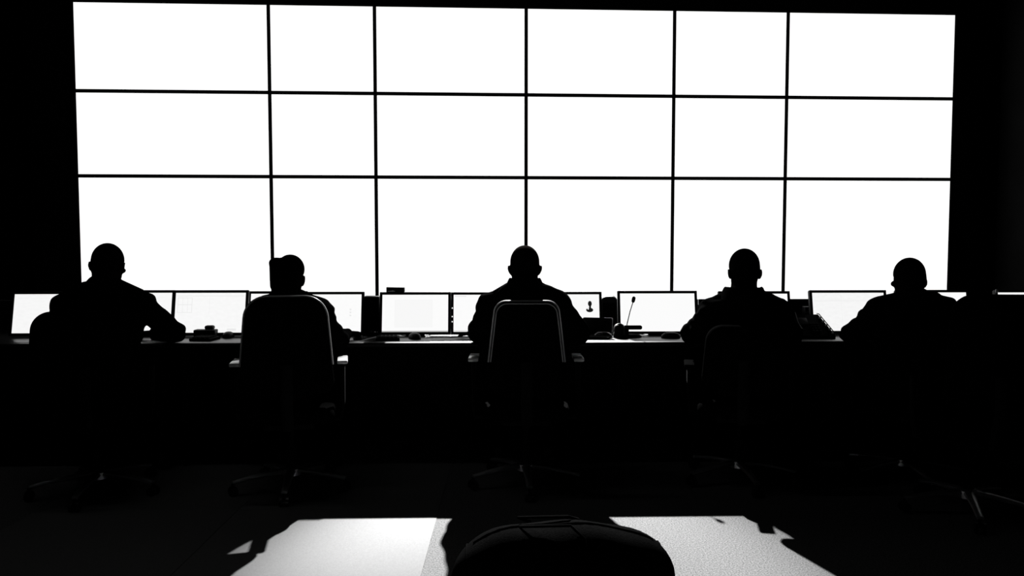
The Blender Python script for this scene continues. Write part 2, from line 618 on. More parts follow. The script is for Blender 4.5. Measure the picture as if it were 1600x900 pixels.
g6, w6, h6 = monitor(592.5, 704, 456.5, 'fully visible monitor with a small black box on top', mottle=0.02,
        marks=[('r', 0.19, 0.14, 0.76, 0.87, 0.965)] + outline(0.19, 0.14, 0.76, 0.87, 0.93, 0.006) + [('r', 0, 0.965, 1, 1, 0.45)])
monitor(704.5, 812, 456.5, 'monitor with white buttons down its left bezel, behind the middle operator', buttons=True, mottle=0.03,
        marks=[('r', 0.02, 0.03, 0.2, 0.05, 0.85), ('r', 0.0, 0.96, 1, 1, 0.75)])
icon = [('e', 0.805, 0.20, 0.865, 0.50, 0.01), ('r', 0.822, 0.44, 0.852, 0.68, 0.01), ('e', 0.775, 0.58, 0.885, 0.82, 0.01),
        ('e', 0.795, 0.58, 0.818, 0.68, 0.95)]
icon = [(k, x0 + 0.02, y0 * 0.50 + 0.08, x1 + 0.02, y1 * 0.50 + 0.08, c) for k, x0, y0, x1, y1, c in icon]
monitor(832, 941.5, 456, 'monitor showing a small black figure, right of the middle operator', marks=icon, mottle=0.04, dy=0.34,
        val=0.98)
monitor(966, 1091.5, 454.5, 'plain white monitor behind the gooseneck microphone', yaw=-0.01, mottle=0.005)
monitor(1125, 1238, 455, "monitor almost hidden behind the fourth operator's shoulders", dy=0.34, mottle=0.02)
monitor(1268, 1390, 453.5, 'monitor beside the desk phone, left of the fifth operator', yaw=0.0, mottle=0.08, val=0.95,
        marks=[('r', 0.02, 0.2, 0.98, 0.22, 0.88), ('r', 0.4, 0.05, 0.405, 0.9, 0.9)])
monitor(1404, 1520, 453, "monitor behind the fifth operator's right shoulder", mottle=0.03)
monitor(1560, 1680, 453, 'monitor cut off by the right edge, behind the empty chair', mottle=0.03)

# ------------------------------------------------------------------ chairs
def pillow(poly, y0, t, bulge, curve=0.0, z0=0.0):
    """a padded slab: outline in x/z, rounded edges, centre bulging; front face +y"""
    N = len(poly)
    cx = sum(p[0] for p in poly) / N; cz = sum(p[1] for p in poly) / N
    prof = [(0.30, t / 2 + bulge), (0.62, t / 2 + bulge * 0.75), (0.86, t / 2 + bulge * 0.2), (0.955, t / 2 - 0.002), (0.985, t * 0.30), (1.0, 0.0),
            (0.985, -t * 0.30), (0.955, -t / 2 + 0.002), (0.86, -t / 2), (0.62, -t / 2), (0.30, -t / 2)]
    vs, fs = [], []
    for s, y in prof:
        for p in poly:
            x = cx + (p[0] - cx) * s; z = cz + (p[1] - cz) * s
            vs.append((x, y0 + y + curve * x * x, z + z0))
    n = len(prof)
    for i in range(n - 1):
        for k in range(N):
            a, b = i * N + k, i * N + (k + 1) % N
            fs.append((a, b, b + N, a + N))
    for i, y in ((0, t / 2 + bulge), (n - 1, -t / 2)):
        vs.append((cx, y0 + y + curve * cx * cx, cz + z0))
        c = len(vs) - 1
        for k in range(N):
            fs.append((i * N + k, i * N + (k + 1) % N, c))
    return MB().add(vs, fs)


def chair(label, x, y, rz, wt, wb, ztop, rtop, zbot=0.56, rim=0, back_y=-0.255, arms=0.275, armz=0.705, base_rot=0.12, armmat=None,
          arm_len=0.20, zseat=0.47, curve=0.35, base_r=0.305, lean=0.0):
    g = empty('office_chair', (x, y, 0), rz)
    tag(g, label, 'chair', 'office chairs at the console')
    # seat cushion
    sp = densify(rounded([(-0.23, -0.22), (0.23, -0.22), (0.245, 0.23), (-0.245, 0.23)], [0.07, 0.07, 0.1, 0.1]), 0.05)
    s = pillow(sp, 0, 0.07, 0.008)
    s.v = [(a, c, zseat - 0.043 + b) for a, b, c in s.v]
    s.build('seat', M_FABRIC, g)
    MB().box(-0.13, -0.15, zseat - 0.115, 0.13, 0.13, zseat - 0.076, 0.008).build('seat_mechanism', M_MATTE, g)
    bp = densify(rounded([(-wb, zbot), (wb, zbot), (wt, ztop), (-wt, ztop)], [0.06, 0.06, rtop, rtop], 10), 0.04)
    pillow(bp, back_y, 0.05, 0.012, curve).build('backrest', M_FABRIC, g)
    if rim:
        edge = [(p[0], back_y + curve * p[0] ** 2 - 0.004, p[1]) for p in bp if p[1] > zbot + 0.12]
        # order the open run from right foot over the top to left foot
        k = max(range(len(edge)), key=lambda i: (edge[i][0] > 0) * 10 - edge[i][2])
        edge = edge[k:] + edge[:k]
        MB().tube(edge, 0.0065, 8).build('rim', M_RIM, g)
        if rim > 1:
            cz = (zbot + ztop) / 2
            e2 = [(p[0] * 0.95, p[1] - 0.021, cz + (p[2] - cz) * 0.955) for p in edge]
            MB().tube(e2, 0.003, 6).build('piping', M_RIM, g)
    MB().tube([(0, back_y - 0.035, zbot + 0.16), (0, back_y - 0.045, zbot), (0, back_y + 0.01, zseat - 0.09), (0, -0.14, zseat - 0.098)],
              [0.03, 0.032, 0.03, 0.026], 10, 0.5).build('back_stem', M_MATTE, g)
    if arms:
        for sgn in (-1, 1):
            a = MB().tube([(sgn * 0.14, -0.02, zseat - 0.095), (sgn * (arms - 0.01), -0.02, zseat - 0.09), (sgn * arms, -0.02, zseat - 0.03),
                           (sgn * arms, 0.0, armz - 0.03)], [0.018, 0.018, 0.018, 0.02], 8, 0.7).build('armrest_post', M_MATTE, g)
            MB().box(sgn * arms - 0.028, -0.09, armz - 0.02, sgn * arms + 0.028, -0.09 + arm_len, armz, 0.006).build('armrest_pad', armmat or M_FABRIC, g)
    MB().tube([(0, 0, 0.12), (0, 0, 0.25)], 0.027, 14).build('column_sleeve', M_MATTE, g)
    MB().tube([(0, 0, 0.25), (0, 0, zseat - 0.11)], 0.014, 12).build('gas_column', M_MATTE, g)
    MB().lathe([(0.03, 0.075), (0.048, 0.08), (0.048, 0.115), (0.034, 0.125)], 18).build('hub', M_LEG, g)
    for k in range(5):
        a = -math.pi / 2 + base_rot + k * 2 * math.pi / 5
        d = Vector((math.cos(a), math.sin(a), 0))
        pts = [d * (0.035 + (base_r - 0.035) * t) + Vector((0, 0, 0.105 - 0.032 * t ** 1.6)) for t in (0, 0.25, 0.5, 0.75, 1)]
        MB().tube(pts, [0.026, 0.023, 0.020, 0.018, 0.016], 10, 0.62).build('base_leg', M_LEG, g)
        tip = d * base_r
        pr = Vector((-d.y, d.x, 0))
        cs = MB().tube([tip + Vector((0, 0, 0.03)), tip + Vector((0, 0, 0.068))], 0.009, 8).build('caster', M_MATTE, g)
        for sg in (-1, 1):
            c0 = tip + pr * sg * 0.008 + Vector((0, 0, 0.0265)); c1 = tip + pr * sg * 0.024 + Vector((0, 0, 0.0265))
            MB().tube([c0, c1], [0.026, 0.0245], 14).build('wheel', M_GLOSS, cs)
    return g


def chair_at(px, Y, rz=0.0, **k):
    # px: where the middle of the backrest shows
    bx = at(px, 520, Y - 0.255 * math.cos(rz)).x
    return chair(x=bx - 0.255 * math.sin(rz), y=Y, rz=rz, **k)


def ztop_at(py, Y):
    return at(800, py, Y).z


chair_at(131, 4.20, label='wide black office chair under the leftmost operator', rz=0.30, wt=0.235, wb=0.27, ztop=ztop_at(486, 3.95), rtop=0.10,
         base_rot=-0.16, base_r=0.32)
chair_at(447, 4.27, label='black office chair with a pale-edged tall back, behind the capped operator', rz=0.20, wt=0.195, wb=0.24, ztop=ztop_at(463.5, 4.01),
         rtop=0.115, rim=1, armmat=M_ARM, base_rot=-0.06)
chair_at(823, 4.36, label='narrow-backed black office chair with double pale edge, behind the middle operator', rz=0.0, wt=0.158, wb=0.215,
         ztop=ztop_at(471, 4.10), rtop=0.06, rim=2, armmat=M_ARM, armz=0.712, arms=0.285, base_rot=0.05, curve=0.25)
chair_at(1163, 4.42, armz=0.66, label='black office chair hidden under the fourth operator from the left', rz=-0.2, wt=0.19, wb=0.22, ztop=0.90, rtop=0.09,
         base_rot=0.25)
chair_at(1432, 4.46, armz=0.66, label='black office chair hidden under the rightmost operator', rz=-0.25, wt=0.19, wb=0.22, ztop=0.90, rtop=0.09, base_rot=0.3)
chair_at(1562, 3.88, label='empty black office chair with a broad rounded back at the right edge', rz=-0.10, wt=0.205, wb=0.235, ztop=ztop_at(460, 3.625),
         rtop=0.10, base_rot=-0.25)


# ------------------------------------------------------------------ people
def rotz(a):
    return Matrix.Rotation(a, 3, 'Z')


def person(label, spec, seed):
    P = spec
    head, c7, sL, sR, eL, eR, wL, wR = [at(*P[k]) for k in ('head', 'c7', 'sL', 'sR', 'eL', 'eR', 'wL', 'wR')]
    pel = Vector((at(P['pel'][0], 600, P['pel'][1]).x, P['pel'][1], 0.575))
    hw = P['hw']            # half head breadth
    yaw = P.get('yaw', 0.0)
    tilt = P.get('tilt', 0.0)
    neck_r = P.get('neck', 0.066)
    zdesk = DZ + 0.036
    for e in (wL, wR):
        e.z = max(e.z, zdesk)
    for e in (eL, eR):
        if e.y > DY - 0.06: e.z = max(e.z, DZ + 0.055)
    mid = (sL + sR) / 2
    hipL, hipR = pel + Vector((-0.09, 0.0, 0)), pel + Vector((0.09, 0.0, 0))
    kL, kR = pel + Vector((-0.15, 0.43, -0.045)), pel + Vector((0.15, 0.43, -0.045))
    aL, aR = pel + Vector((-0.15, 0.50, -0.475)), pel + Vector((0.15, 0.50, -0.475))
    side = (sR - sL).normalized()
    spine = (mid - pel)

    def torso(s, g, k=0.05, top=True):
        s.ell(pel + Vector((0, 0.0, 0.0)), (0.165 + g, 0.115 + g, 0.105 + g), k=k)
        for sg in (-1, 1):
            s.cone(pel + side * sg * 0.07, pel + spine * 0.72 + side * sg * (0.095 + P.get('broad', 0)), 0.108 + g, 0.115 + g, k)
            s.cone(pel + spine * 0.6 + side * sg * 0.09, mid + side * sg * 0.09, 0.105 + g, 0.075 + g, k)
        s.cone(sL, sR, 0.062 + g, 0.062 + g, k)
        for sh in (sL, sR):
            s.cone(c7 + Vector((0, 0, -0.012)), sh + Vector((0, 0, 0.012)), 0.058 + g * 0.7, 0.050 + g, k)

    def arms(s, g, wr=1.0, k=0.025):
        for sh, el, wr_ in ((sL, eL, wL), (sR, eR, wR)):
            s.cone(sh, el, 0.060 + g, 0.043 + g, k)
            s.cone(el, el + (wr_ - el) * wr, 0.043 + g, (0.030 + g * 0.8) if wr < 1 else 0.028 + g, k)

    def legs(s, g, k=0.03):
        for h, kn, an in ((hipL, kL, aL), (hipR, kR, aR)):
            s.cone(h, kn, 0.088 + g, 0.060 + g, k)
            s.cone(kn, an, 0.058 + g, 0.038 + g * 1.3, k)

    allp = [head, sL, sR, eL, eR, wL, wR, pel, kL, kR, aL, aR]
    lo = np.array([min(p[i] for p in allp) for i in range(3)]) - np.array([0.22, 0.22, 0.2])
    hi = np.array([max(p[i] for p in allp) for i in range(3)]) + np.array([0.22, 0.25, 0.17])
    lo[2] = max(lo[2], -0.02)

    # ---- body: one continuous surface
    s = SDF(lo, hi, 0.0065)
    torso(s, -0.006)
    arms(s, -0.004)
    legs(s, -0.006)
    for an in (aL, aR):
        s.cone(an + Vector((0, -0.03, -0.055)), an + Vector((0.0, 0.15, -0.068)), 0.036, 0.028, 0.02)
    R = (rotz(yaw) @ Matrix.Rotation(tilt, 3, 'Y') @ Matrix.Rotation(P.get('nod', -0.12), 3, 'X'))

    def H(x, y, z):
        return head + R @ Vector((x, y, z))

    s.cone(c7 + Vector((0, 0.01, -0.05)), H(0, 0.0, -0.045), neck_r + 0.004, neck_r - 0.002, 0.02)
    s.ell(H(0, 0.002, 0.020), (hw, 0.100, 0.092), R, 0.008)               # cranium
    s.ell(H(0, -0.022, -0.012), (hw * 0.965, 0.076, 0.082), R, 0.012)           # occiput
    s.ell(H(0, 0.042, -0.055), (hw * 0.78, 0.060, 0.066), R, 0.02)        # jaw
    s.ell(H(0, 0.088, -0.098), (0.022, 0.016, 0.015), R, 0.02)            # chin
    s.cone(H(-0.035, 0.088, 0.018), H(0.035, 0.088, 0.018), 0.010, 0.010, 0.015)   # brow
    for sg in (-1, 1):
        s.ell(H(sg * 0.032, 0.100, 0.000), (0.016, 0.013, 0.011), R, 0.010, 'sub')
        s.ell(H(sg * 0.032, 0.086, 0.000), (0.012, 0.012, 0.010), R, 0.003)
        s.ell(H(sg * 0.050, 0.075, -0.025), (0.020, 0.018, 0.016), R, 0.015)
        # ear
        s.ell(H(sg * (hw + 0.002 + P.get('ear', 0)), -0.004, -0.026 + P.get('earz', 0)), (0.009, 0.018, 0.030), R @ Matrix.Rotation(sg * 0.35, 3, 'Z') @ Matrix.Rotation(sg * P.get('earflare', 0.18), 3, 'Y'), 0.006)
        s.ell(H(sg * (hw + 0.010 + P.get('ear', 0)), 0.004, -0.020 + P.get('earz', 0)), (0.004, 0.009, 0.016), R, 0.004, 'sub')
    s.cone(H(0, 0.098, 0.005), H(0, 0.117, -0.030), 0.007, 0.012, 0.010)  # nose
    s.cone(H(-0.013, 0.104, -0.036), H(0.013, 0.104, -0.036), 0.008, 0.008, 0.006)
    s.cone(H(-0.018, 0.096, -0.061), H(0.018, 0.096, -0.061), 0.006, 0.006, 0.006)   # lips
    s.cone(H(-0.016, 0.095, -0.072), H(0.016, 0.095, -0.072), 0.007, 0.007, 0.004)
    # hands
    for sg, el, wr, hd in ((-1, eL, wL, P.get('hL')), (1, eR, wR, P.get('hR'))):
        d = (wr - el); d.z = 0
        if hd is not None: d = Vector((hd[0], hd[1], 0))
        d.normalize()
        n = Vector((0, 0, 1))
        sd = d.cross(n) * 1.0          # to the right of the pointing direction
        for q in (-0.026, -0.009, 0.009, 0.026):
            s.cone(wr + sd * q * 0.6, wr + d * 0.085 + sd * q, 0.018, 0.0125, 0.012)
        Ls = [0.068, 0.078, 0.074, 0.058]
        if sg < 0: Ls = Ls[::-1]
        for i, q in enumerate((-0.030, -0.010, 0.010, 0.030)):
            k0 = wr + d * 0.088 + sd * q
            f1 = (d + sd * q * 2.5 - n * 0.16).normalized()
            f2 = (d + sd * q * 2.5 - n * 0.42).normalized()
            m1 = k0 + f1 * Ls[i] * 0.52
            s.cone(k0, m1, 0.0095, 0.0088, 0.004)
            m2 = m1 + f2 * Ls[i] * 0.48
            m2.z = max(m2.z, DZ + 0.009)
            s.cone(m1, m2, 0.0088, 0.0075, 0.003)
        t0 = wr + d * 0.028 - sd * sg * 0.026
        t1 = t0 + (d * 0.6 - sd * sg * 0.75 - n * 0.1).normalized() * 0.042
        t2 = t1 + (d * 0.9 - sd * sg * 0.25 - n * 0.25).normalized() * 0.032
        s.cone(t0, t1, 0.0125, 0.0105, 0.010)
        s.cone(t1, t2, 0.0105, 0.0085, 0.003)
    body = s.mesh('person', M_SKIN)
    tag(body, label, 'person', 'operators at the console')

    # ---- clothing
    s = SDF(lo, hi, 0.0085)
    torso(s, 0.010)
    arms(s, P.get('sleeve', 0.014), 0.93)
    s.wrinkle(0.0058, 58, seed)
    nn = (c7 - pel).normalized()
    s.cut(c7 + Vector((0, 0, 0.055)), (0, 0.15, 1.0))
    s.cut(pel + Vector((0, 0, -0.04)), (0, 0, -1))
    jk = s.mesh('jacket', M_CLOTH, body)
    # collar: a ring standing round the neck
    cr = neck_r + P.get('collar_gap', 0.006)
    cz = c7 + Vector((0, 0.012, 0.0))
    m = MB()
    N = 26
    vs, fs = [], []
    hh = P.get('collar', 0.018)
    for (rr, zz) in ((cr + 0.030, -0.035), (cr + 0.016, hh * 0.4), (cr + 0.008, hh), (cr + 0.002, hh + 0.005), (cr, hh - 0.008), (cr + 0.002, -0.03)):
        for k in range(N):
            a = 2 * math.pi * k / N
            fr = max(0.0, math.sin(a))
            vs.append(cz + Vector((rr * math.cos(a), rr * math.sin(a) * 1.08, zz - fr * 0.035)))
    for i in range(5):
        for k in range(N):
            a, b = i * N + k, i * N + (k + 1) % N
            fs.append((a, b, b + N, a + N))
    m.add(vs, fs).build('collar', M_CLOTH, jk)
    if P.get('epaulette', True):
        for sg, sh in ((-1, sL), (1, sR)):
            o0 = sh + Vector((sg * 0.022, 0, 0.072)); i0 = sh * 0.45 + c7 * 0.55 + Vector((0, 0, 0.068))
            d = (i0 - o0).normalized()
            up = Vector((0, -1, 0)).cross(d)
            if up.z < 0: up = -up
            Mx = Matrix((d, d.cross(up) * -1, up)).transposed().to_4x4()
            Mx.translation = (o0 + i0) / 2
            L = (i0 - o0).length / 2
            MB().box(-L, -0.026, -0.008, L, 0.026, 0.006, 0.004, Mx).build('epaulette', M_CLOTH, jk)
    s = SDF(lo, hi, 0.010)
    s.ell(pel, (0.172, 0.122, 0.108), k=0.03)
    legs(s, 0.010)
    s.wrinkle(0.005, 50, seed + 9)
    s.cut(pel + Vector((0, 0, 0.07)), (0, 0, 1))
    s.cut(aL + Vector((0, 0, -0.02)), (0, 0, -1))
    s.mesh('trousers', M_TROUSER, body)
    for an in (aL, aR):
        q = SDF(np.array(an) - np.array([0.09, 0.14, 0.11]), np.array(an) + np.array([0.09, 0.28, 0.09]), 0.008)
        q.cone(an + Vector((0, -0.03, -0.05)), an + Vector((0.0, 0.16, -0.062)), 0.046, 0.038, 0.02)
        q.cone(an + Vector((0, -0.005, 0.0)), an + Vector((0, -0.02, -0.05)), 0.046, 0.046, 0.02)
        q.cut((0, 0, 0.002), (0, 0, -1))
        q.cut(an + Vector((0, 0, 0.03)), (0, 0, 1))
        q.mesh('shoe', M_SHOE, body)
    # ---- hair / headgear
    if P.get('hair'):
        s = SDF(np.array(head) - 0.16, np.array(head) + 0.17, 0.006)
        s.ell(H(0, 0.000, 0.022), (hw + 0.003, 0.102, 0.094), R, 0.0)
        s.ell(H(0, -0.022, -0.010), (hw * 0.965 + 0.003, 0.079, 0.085), R, 0.006)
        nF = R @ Vector((0, 0.75, -0.66)); nF.normalize()
        s.cut(H(0, 0.055, 0.03), nF)
        s.cut(H(0, 0, -0.06), R @ Vector((0, 0, -1)))
        s.mesh('hair', M_HAIR, body)
    if P.get('cap'):
        s = SDF(np.array(head) - 0.2, np.array(head) + 0.22, 0.006)
        s.ell(H(0.004, -0.005, 0.040), (hw + 0.004, 0.108, 0.080), R, 0.0)
        # soft cloth drooping over the left side, flat on top
        for yy in (-0.045, 0.0, 0.045):
            s.cone(H(-0.068, yy, 0.066), H(-0.066, yy, -0.052), 0.034, 0.032, 0.010)
            s.cone(H(-0.050, yy, 0.072), H(-0.082, yy, 0.072), 0.026, 0.020, 0.010)
        s.cut(H(0.03, 0, -0.02), R @ Vector((0.75, 0.0, -1)).normalized())
        s.mesh('cap', M_CLOTH, body)
        # spectacles
        m = MB()
        for sg in (-1, 1):
            m.tube([H(sg * (hw + 0.006), -0.012, 0.000), H(sg * (hw + 0.003), 0.05, 0.004), H(sg * 0.062, 0.112, 0.004)], 0.0022, 6)
            ring = [H(sg * 0.034 + 0.024 * math.cos(a), 0.112, -0.002 + 0.018 * math.sin(a)) for a in [2 * math.pi * i / 16 for i in range(17)]]
            m.tube(ring, 0.0018, 6)
        m.tube([H(-0.011, 0.113, 0.002), H(0.011, 0.113, 0.002)], 0.0018, 6)
        m.build('spectacles', M_GLASS, body)
    return body


person('leftmost operator in dark uniform, right elbow spread out on the desk', dict(
    head=(168, 413, 4.36), c7=(162, 444, 4.28), sL=(105, 480, 4.34), sR=(217, 476, 4.34), eL=(82, 524, 4.52), eR=(274, 519, 4.60),
    wL=(135, 524, 4.78), wR=(241, 522, 4.79), hL=(0.4, 0.9), hR=(-0.95, 0.25), pel=(145, 4.17), hw=0.076, neck=0.072, ear=0.006, earz=0.012, hair=True, tilt=0.05, yaw=0.1,
    earflare=0.2), 11)
person('second operator from the left, in spectacles and a soft cap drooping on the left', dict(
    head=(453, 432, 4.38), c7=(450, 463, 4.31), sL=(410, 489, 4.36), sR=(498, 490, 4.36), eL=(402, 532, 4.50), eR=(527, 532, 4.50),
    wL=(425, 528, 4.78), wR=(540, 527, 4.74), hL=(0.4, 0.9), hR=(0.5, 0.85), pel=(449, 4.23), hw=0.070, neck=0.062, cap=True, yaw=0.12, nod=-0.1,
    epaulette=False), 12)
person('middle operator with a shaved head and protruding ears, both elbows wide', dict(
    head=(820, 415, 4.40), c7=(820, 443, 4.33), sL=(770, 481, 4.38), sR=(869, 480, 4.38), eL=(751, 519, 4.54), eR=(902, 520, 4.54),
    wL=(752, 529, 4.76), wR=(880, 527, 4.78), hL=(-0.75, 0.5), hR=(-0.2, 0.95), pel=(822, 4.31), hw=0.080, neck=0.072, earflare=0.35, broad=0.06, sleeve=0.025, collar=0.026), 13)
person('fourth operator from the left, in a thick collar, seen squarely from behind', dict(
    head=(1163, 421, 4.42), c7=(1162, 458, 4.36), sL=(1113, 490, 4.42), sR=(1213, 488, 4.42), eL=(1081, 524, 4.62), eR=(1236, 523, 4.60),
    wL=(1115, 524, 4.80), wR=(1205, 524, 4.80), hL=(0.4, 0.9), hR=(-0.4, 0.9), pel=(1163, 4.37), hw=0.078, neck=0.069, ear=0.004, hair=True, collar=0.03, collar_gap=0.028), 14)
person('rightmost operator leaning on the desk with the left elbow spread out', dict(
    head=(1421, 435, 4.45), c7=(1426, 464, 4.38), sL=(1372, 490, 4.44), sR=(1479, 488, 4.44), eL=(1331, 521, 4.64), eR=(1500, 526, 4.60),
    wL=(1362, 524, 4.79), wR=(1455, 525, 4.80), hL=(0.85, 0.4), hR=(-0.4, 0.9), pel=(1432, 4.38), hw=0.075, neck=0.067, ear=0.004, hair=True, yaw=-0.02,
    epaulette=False), 15)

# ------------------------------------------------------------------ things on the desk
def mouse(px, py, label, rz=0.0, m=None):
    p = on_desk(px, py)
    g = empty('computer_mouse', (p.x, p.y, DZ), DROT + rz)
    tag(g, label, 'mouse', 'computer mice on the desk')
    prof = []
    vs, fs = [], []
    N = 20
    rings = [(1.0, 0.0), (1.02, 0.008), (0.92, 0.020), (0.70, 0.030), (0.35, 0.035)]
    for s, z in rings:
        for k in range(N):
            a = 2 * math.pi * k / N
            vs.append((0.033 * s * math.cos(a), 0.058 * s * math.sin(a) - 0.006 * (1 - s), z))
    for i in range(len(rings) - 1):
        for k in range(N):
            a, b = i * N + k, i * N + (k + 1) % N
            fs.append((a, b, b + N, a + N))
    fs.append(tuple(range(N - 1, -1, -1)))
    fs.append(tuple((len(rings) - 1) * N + k for k in range(N)))
    MB().add(vs, fs).build('shell', m or M_PLASTIC, g)
    MB().tube([(-0.004, 0.030, 0.028), (0.004, 0.030, 0.028)], 0.008, 12).build('scroll_wheel', M_GREY, g)
    return g


def keyboard(px, py, label, rz=0.0, wd=0.42):
    p = on_desk(px, py)
    g = empty('keyboard', (p.x, p.y, DZ), DROT + rz)
    tag(g, label, 'keyboard', 'keyboards on the desk')
    MB().box(-wd / 2, -0.07, 0.0, wd / 2, 0.07, 0.016, 0.004).build('case', M_MATTE, g)
    n = int(wd / 0.028)
    for r in range(5):
        m = MB()
        for k in range(n):
            x = -wd / 2 + 0.012 + (wd - 0.024) * (k + 0.5) / n
            m.box(x - 0.010, -0.058 + r * 0.024, 0.0155, x + 0.010, -0.038 + r * 0.024, 0.023, 0.002)
        m.build('key_row', M_MATTE, g)
    return g


def sheet(px0, px1, py0, py1, label, rz=0.0, m=None, name='paper_sheet', cat='paper', t=0.0012):
    a, b = on_desk(px0, py1), on_desk(px1, py0)
    cx, cy = (a.x + on_desk(px1, py1).x) / 2, (a.y + b.y) / 2
    wd, dp = abs(on_desk(px1, py1).x - a.x), abs(b.y - a.y)
    o = MB().box(-wd / 2, -dp / 2, 0, wd / 2, dp / 2, t, min(0.0004, t / 3)).build(name, m or M_PAPER, None, (cx, cy, DZ), (0, 0, DROT + rz))
    return tag(o, label, cat)


mouse(357, 527, 'round dark mouse left of the capped operator, under the gridded monitor')
mouse(648, 529, 'black mouse in front of the monitor with the box on top', 0.5)
mouse(560, 529, "black mouse at the capped operator's right hand", 0.2)
mouse(942, 527, "glossy black mouse beside the middle operator's right elbow", 1.2, M_GLOSS)
mouse(1048, 528, "dark mouse beside the fourth operator's left elbow", 1.3)
keyboard(606, 530.5, 'black keyboard in front of the monitor with the box on top', 0.12, 0.14)
keyboard(320, 531, 'black keypad lying between the first and second operators', -0.1, 0.13)
sheet(672, 737, 528.5, 534.6, "white paper sheet under the middle operator's left hand", -0.03)
sheet(18, 46, 528.5, 536.0, 'paper sheet at the far left end of the desk', 0.05, M_GREY)
sheet(1352, 1384, 529.0, 533.0, "white paper sheet under the rightmost operator's left arm", 0.02)
sheet(222, 258, 531.0, 535.8, "paper sheet under the leftmost operator's right hand", 0.03)

# squat radio charger with handset
p = on_desk(323, 527)
g = empty('radio_charger', (p.x, p.y, DZ), DROT)
tag(g, 'squat black charger with a rounded handset top, before the gridded monitor', 'charger')
MB().box(-0.066, -0.045, 0, 0.066, 0.045, 0.050, 0.006).build('body', M_PLASTIC, g)
MB().box(-0.008, -0.022, 0.048, 0.048, 0.022, 0.074, 0.011).build('handset', M_PLASTIC, g)
MB().box(-0.05, -0.048, 0.012, -0.03, -0.044, 0.018, 0.001).build('indicator', M_GREY, g)

# black box on top of monitor
Yb = desk_y(at(618, 457, 5.0).x) + 0.30 + 0.06
a, b = at(604, 449.3, Yb), at(632, 457, Yb)
# rests on the top edge of the monitor
g = empty('small_box', ((a.x + b.x) / 2, Yb + 0.006, g6.location.z + 0.012 + h6 * math.cos(TILT) + 0.0005), DROT)
tag(g, 'small black box with white marks perched on a monitor', 'box')
bw_, bh_ = (b.x - a.x) / 2, a.z - b.z
MB().box(-bw_, -0.02, 0, bw_, 0.02, bh_, 0.002).build('case', M_BEZEL, g)
for k, (x0, x1) in enumerate(((-0.8, -0.62), (-0.58, -0.42), (-0.38, -0.2), (-0.15, -0.05))):
    MB().box(bw_ * x0, -0.0208, bh_ * 0.12, bw_ * x1, -0.0198, bh_ * (0.26 + 0.05 * (k % 3)), 0.0002).build('white_mark', M_WHITE, g)

# dark speaker between monitors
p = on_desk(580, 524.5)
g = empty('desk_speaker', (p.x, p.y + 0.02, DZ), DROT)
tag(g, 'tall square black speaker with silvery lower trim, between two monitors', 'speaker')
MB().box(-0.050, 0, 0, 0.050, 0.09, 0.245, 0.005).build('cabinet', M_PLASTIC, g)
MB().box(-0.044, -0.006, 0.035, 0.044, 0.002, 0.236, 0.003).build('grille', M_FABRIC, g)
for k in range(7):
    MB().box(-0.042 + k * 0.0122, -0.006, 0.018, -0.034 + k * 0.0122, 0.001, 0.026, 0.001).build('trim_stud', M_CHROME, g)

# rounded speaker
p = on_desk(954, 521)
g = empty('rounded_speaker', (p.x, p.y + 0.13, DZ), DROT)
tag(g, 'black round-topped speaker standing between monitors left of the microphone', 'speaker')
hs = at(954, 461.5, p.y + 0.13).z - DZ
pl = densify(rounded([(-0.058, 0.0), (0.058, 0.0), (0.056, hs), (-0.056, hs)], [0.008, 0.008, 0.035, 0.035]), 0.03)
pillow(pl, 0.0, 0.09, 0.0).build('cabinet', M_PLASTIC, g)
MB().tube([(-0.028, -0.036, hs - 0.020), (0, -0.040, hs - 0.017), (0.028, -0.036, hs - 0.020)], 0.004, 8).build('top_highlight', M_RIM, g)  # pale tube standing in for the highlight on the rounded top
pl2 = densify(rounded([(-0.045, 0.02), (0.045, 0.02), (0.043, hs - 0.045), (-0.043, hs - 0.045)], [0.01] * 4), 0.03)
pillow(pl2, -0.046, 0.008, 0.0).build('grille', M_FABRIC, g)

# gooseneck microphone
Ym = 4.80
p = on_desk(984, 527)
g = empty('gooseneck_microphone', (p.x, p.y, DZ), DROT)
tag(g, 'gooseneck microphone on an oval base in front of the plain white monitor', 'microphone')
MB().lathe([(0.072, 0.0), (0.074, 0.008), (0.060, 0.018), (0.02, 0.022)], 28, (0, 0, 0), 1.0, 0.6).build('base', M_MATTE, g)
n0 = Vector((-0.025, 0, 0.018))
tipw = at(990, 467.5, p.y); tl = Matrix.Rotation(-DROT, 3, 'Z') @ (tipw - Vector((p.x, p.y, DZ)))
pts = [n0, n0.lerp(tl, 0.3) + Vector((-0.006, 0, 0)), n0.lerp(tl, 0.65) + Vector((-0.005, 0, 0)), n0.lerp(tl, 0.9)]
MB().tube(pts, [0.0035, 0.003, 0.0028, 0.0028], 8).build('neck', M_PLASTIC, g)
dd = (tl - n0).normalized()
MB().tube([tl - dd * 0.022, tl - dd * 0.016, tl, tl + dd * 0.012, tl + dd * 0.017], [0.004, 0.010, 0.0115, 0.010, 0.004], 14).build('foam_head', M_FABRIC, g)

